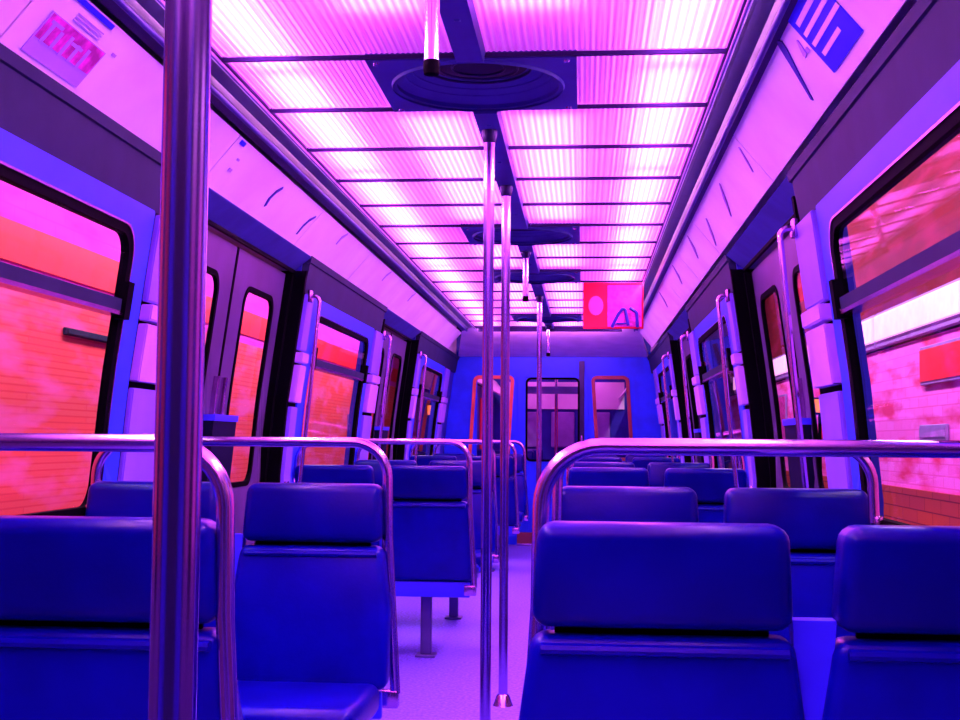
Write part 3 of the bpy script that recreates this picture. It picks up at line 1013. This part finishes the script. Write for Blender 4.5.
PROTO = {}
SEATS = [(2.0, 1), (3.45, -1), (6.10, 1), (7.62, -1), (10.15, 1), (11.67, -1)]
SL = {(-1, 0): 'blue double seat seen from behind at the left edge, crossed by the thick near pole',
      (-1, 1): 'blue double seat facing the camera beyond the near left pair, its cushion top showing',
      (-1, 2): 'blue double seat seen from behind on a visible floor leg, past the first left door',
      (-1, 3): 'blue double seat facing the camera just beyond the left one with the visible leg',
      (-1, 4): 'far blue double seat on the left, its back turned, past second door',
      (-1, 5): 'last blue double seat on the left, against the blue end wall',
      (1, 0): 'large blue double seat seen from behind at bottom right, nearest on that side',
      (1, 1): 'blue double seat facing the camera, second row on the right under the window edge',
      (1, 2): 'blue double seat back in the third row on the right, past the first right door',
      (1, 3): 'blue double seat in the fourth row on the right, only its headrest tops visible',
      (1, 4): 'far blue double seat in the fifth row on the right beyond the second right door',
      (1, 5): 'last blue double seat on the right, against the blue end wall'}


def copy_tree(o, parent=None):
    c = o.copy(); COL.objects.link(c)
    if parent: c.parent = parent
    for ch in list(o.children):
        copy_tree(ch, c)
    return c


def make_rail(side, f, bench):
    e = empty('grab_rail', (-side * 0.672, (0.060 if side > 0 else -0.055) * f, 0))
    e.parent = bench
    dx = 0.016 if side > 0 else 0.0
    s = side
    bm = bmesh.new()
    pts = fillet([(s * (0.205 + dx), 0.0, 0.36), (s * (0.232 + dx), 0.0, 0.80), (s * (0.236 + dx), 0.0, 1.062), (s * 1.085, 0.0, 1.062), (s * 1.090, 0, 0.86)], 0.10, 9)
    tube(bm, pts, 0.0145, 14)
    obj('rail_tube', bm, chrome, e, True)
    for c, d in (((s * 0.225, 0.0, 0.345), (0.06, 0.035, 0.05)), ((s * 1.098, 0, 0.845), (0.022, 0.05, 0.07))):
        bm = bmesh.new()
        rbox(bm, c, d, 0.006, 2)
        obj('rail_bracket', bm, chrome, e, True)
    return e


for si, (y, f) in enumerate(SEATS):
    for side, sn in SIDES:
        if si == 0: y = 1.955 if side < 0 else 2.0
        cx = side * 0.672
        if (side, f) not in PROTO:
            o = make_bench(side, f); PROTO[(side, f)] = o
            make_rail(side, f, o)
        else:
            o = copy_tree(PROTO[(side, f)])
        o.location = (cx, y, 0)
        tag(o, SL[(side, si)], 'seat', 'blue double seats facing each other in bays')

# ------------------------------------------------------------------ grab tubes beside the doors
for side, sn in SIDES:
    for (y, lab) in ((4.00, 'near edge of the first %s door' % sn), (5.84, 'far edge of the first %s door' % sn), (8.05, 'near edge of the second %s door' % sn), (9.90, 'far edge of the second %s door' % sn)):
        e = empty('door_handrail', (0, y, 0))
        s = side
        bm = bmesh.new()
        tube(bm, fillet([(s * (WX(1.74) - 0.02), 0, 1.755), (s * (WX(1.74) - 0.075), 0, 1.755), (s * (WX(1.3) - 0.095), 0, 1.3), (s * (WX(0.9) - 0.09), 0, 0.84), (s * (WX(0.9) - 0.02), 0, 0.84)], 0.04, 6), 0.010, 12)
        obj('rail_tube', bm, chrome, e, True)
        for zz in (1.755, 0.84):
            bm = bmesh.new()
            rbox(bm, (s * (WX(zz) - 0.027), 0, zz), (0.018, 0.05, 0.06), 0.005, 2)
            obj('rail_bracket', bm, chrome, e, True)
        tag(e, 'vertical steel handrail on the pillar at the %s' % lab, 'handrail', 'vertical handrails beside the doors')

# ------------------------------------------------------------------ next carriage beyond the end windows
e = empty('train_carriage', (0, 13.4, 0))
tag(e, 'dim next carriage of the train, seen through the end door and end windows', 'train carriage')
bm = bmesh.new(); rbox(bm, (0, 3, -0.03), (2.2, 6, 0.06)); obj('carriage_floor', bm, floor_m, e)
bm = bmesh.new()
for s in (-1, 1):
    rbox(bm, (s * 1.1, 3, 0.9), (0.05, 6, 1.8))
    rbox(bm, (s * 0.98, 0.0, 1.1), (0.25, 0.05, 2.2))
rbox(bm, (0, 6, 1.1), (2.2, 0.05, 2.2))
obj('carriage_wall', bm, wall_low, e)
bm = bmesh.new(); rbox(bm, (0, 5.95, 1.78), (1.9, 0.04, 0.42)); obj('end_header', bm, card, e)
for k in (-0.55, 0.0, 0.55):
    bm = bmesh.new(); rbox(bm, (k, 5.93, 1.25), (0.36, 0.03, 0.55), 0.02, 2); obj('end_window', bm, print_grey, e)
bm = bmesh.new(); rbox(bm, (0, 3, 2.2), (2.2, 6, 0.05)); obj('carriage_ceiling', bm, dark_panel, e)
for s in (-1, 1):
    bm = bmesh.new(); rbox(bm, (s * 0.45, 3, 2.15), (0.35, 5.6, 0.03)); obj('carriage_lamp', bm, mat('carriage lamp %d' % s, (0.8, 0.5, 0.8), emit=LAMP, es=3.5), e)
    bm = bmesh.new(); vs = rbox(bm, (s * 0.95, 3, 1.85), (0.02, 5.8, 0.32), rot=Matrix.Rotation(s * 0.6, 4, 'Y')); obj('advert_strip', bm, card, e)
    for k in range(3):
        bm = bmesh.new(); rbox(bm, (s * 0.67, 0.9 + 1.6 * k, 0.66), (0.85, 0.08, 0.6), 0.03, 3); obj('seat_back', bm, vinyl, e, True)
    for (a, b) in ((0.5, 1.9), (3.2, 4.6)):
        bm = bmesh.new(); rbox(bm, (s * 1.065, (a + b) / 2, 1.27), (0.01, b - a, 0.75)); obj('carriage_window', bm, red_band, e)
bm = bmesh.new(); tube(bm, [(0, 1.2, 0), (0, 1.2, 2.15)], 0.018, 12); obj('carriage_pole', bm, chrome, e, True)
bm = bmesh.new(); frame_rect(bm, -0.42, 0.42, 0.05, 1.80, 0.06, 0.0, 0.04); obj('gangway_frame', bm, header_blue, e)
bm = bmesh.new(); rbox(bm, (0, 0.02, 1.62), (0.70, 0.03, 0.08)); obj('gangway_bar', bm, print_grey, e)

# ------------------------------------------------------------------ the station outside
LX, RX = -3.2, 3.35
Y0, Y1 = -2, 26


def wallslab(name, x, z0, z1, material, side, t=0.1):
    bm = bmesh.new()
    rbox(bm, (x + side * t / 2, (Y0 + Y1) / 2, (z0 + z1) / 2), (t, Y1 - Y0, z1 - z0))
    return struct(obj(name, bm, material))


wallslab('wall_station_left', LX, -0.2, 2.06, orange_tile, -1)
wallslab('trim_station_left_low', LX - 0.005, 2.06, 2.15, pink_tile, -1)
wallslab('trim_station_left_band', LX + 0.01, 2.15, 2.40, red_band, -1)
wallslab('wall_station_left_upper', LX, 2.40, 4.2, pink_tile, -1)
wallslab('wall_station_right', RX, 0.66, 2.02, pink_tile_r, 1)
wallslab('wall_station_right_base', RX - 0.04, -0.2, 0.66, brick_r, 1)
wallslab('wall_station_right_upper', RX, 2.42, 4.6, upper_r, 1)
for s, x in ((-1, -2.3), (1, 2.4)):
    bm = bmesh.new(); rbox(bm, (x, (Y0 + Y1) / 2, -0.1), (1.9 if s > 0 else 1.8, Y1 - Y0, 0.2))
    struct(obj('floor_platform_' + ('left' if s < 0 else 'right'), bm, platform_m))
# strip lamp frieze on the right wall
for k in range(9):
    e = empty('strip_lamp', (RX, -0.5 + 3.0 * k, 2.22))
    bm = bmesh.new(); rbox(bm, (-0.02, 0, 0), (0.05, 2.94, 0.36), 0.01, 1); obj('lamp_housing', bm, print_grey, e)
    bm = bmesh.new(); rbox(bm, (-0.055, 0, 0.02), (0.03, 2.90, 0.26), 0.01, 2); obj('lamp_tube_cover', bm, strip_emit, e)
    tag(e, '%s glowing pink strip lamp along the station wall outside the right windows' % (ORD + ['ninth'])[k], 'wall lamp', 'strip lamps along the station wall')

# posters
PST = [(1, 10.6, 1.76, 1.5, 0.34, red_band, ''), (1, 11.0, 1.17, 0.8, 0.14, print_grey, ''), (1, 15.5, 1.45, 1.2, 0.7, red_band, ''), (1, 19.5, 1.4, 1.4, 0.8, print_pink, ''),
       (-1, 8.6, 1.79, 1.0, 0.05, dark_panel, ''), (-1, 14.5, 1.5, 1.2, 0.5, print_pink, ''), (-1, 19.0, 1.2, 1.4, 0.5, print_lilac, '')]
PLAB = ['wide red poster on the station wall outside the near right window', 'small violet plate on the pink station wall outside the near right window', 'red poster on the station wall seen through the first right door',
        'pink poster on the station wall seen through the second right window', 'thin dark rail on the orange wall outside the near left window', 'pink poster on the orange station wall outside the first left door', 'pale poster on the orange station wall seen through the second left window']
for (s, y, z, L, H, mt, cn), lab in zip(PST, PLAB):
    x = (LX + 0.02) if s < 0 else (RX - 0.02)
    e = empty('wall_poster', (x, y, z))
    bm = bmesh.new(); rbox(bm, (0, 0, 0), (0.03, L, H), 0.005, 1); obj('poster_frame', bm, print_grey if H > 0.1 else dark_panel, e)
    bm = bmesh.new(); rbox(bm, (-s * 0.018, 0, 0), (0.008, L - 0.02, max(0.03, H - 0.06))); obj('poster_sheet', bm, mt, e)
    tag(e, lab, 'poster')
for (x, y, z, lab) in ((-2.08, 19.7, 1.55, 'amber signal lamp seen through the far left window'), (RX - 0.3, 14.6, 1.50, 'amber signal lamp seen through the first right door')):
    e = empty('signal_lamp', (x, y, z))
    bm = bmesh.new(); rbox(bm, (0, 0.05, 0), (0.22, 0.1, 0.2), 0.02, 2); obj('lamp_case', bm, rubber, e)
    bm = bmesh.new(); rbox(bm, (0, -0.01, 0), (0.17, 0.03, 0.15), 0.01, 2); obj('lamp_lens', bm, amber, e)
    bm = bmesh.new(); tube(bm, [(0, 0.07, -0.1), (0, 0.07, -z)], 0.02, 8); obj('lamp_post', bm, rubber, e)
    tag(e, lab, 'signal lamp')
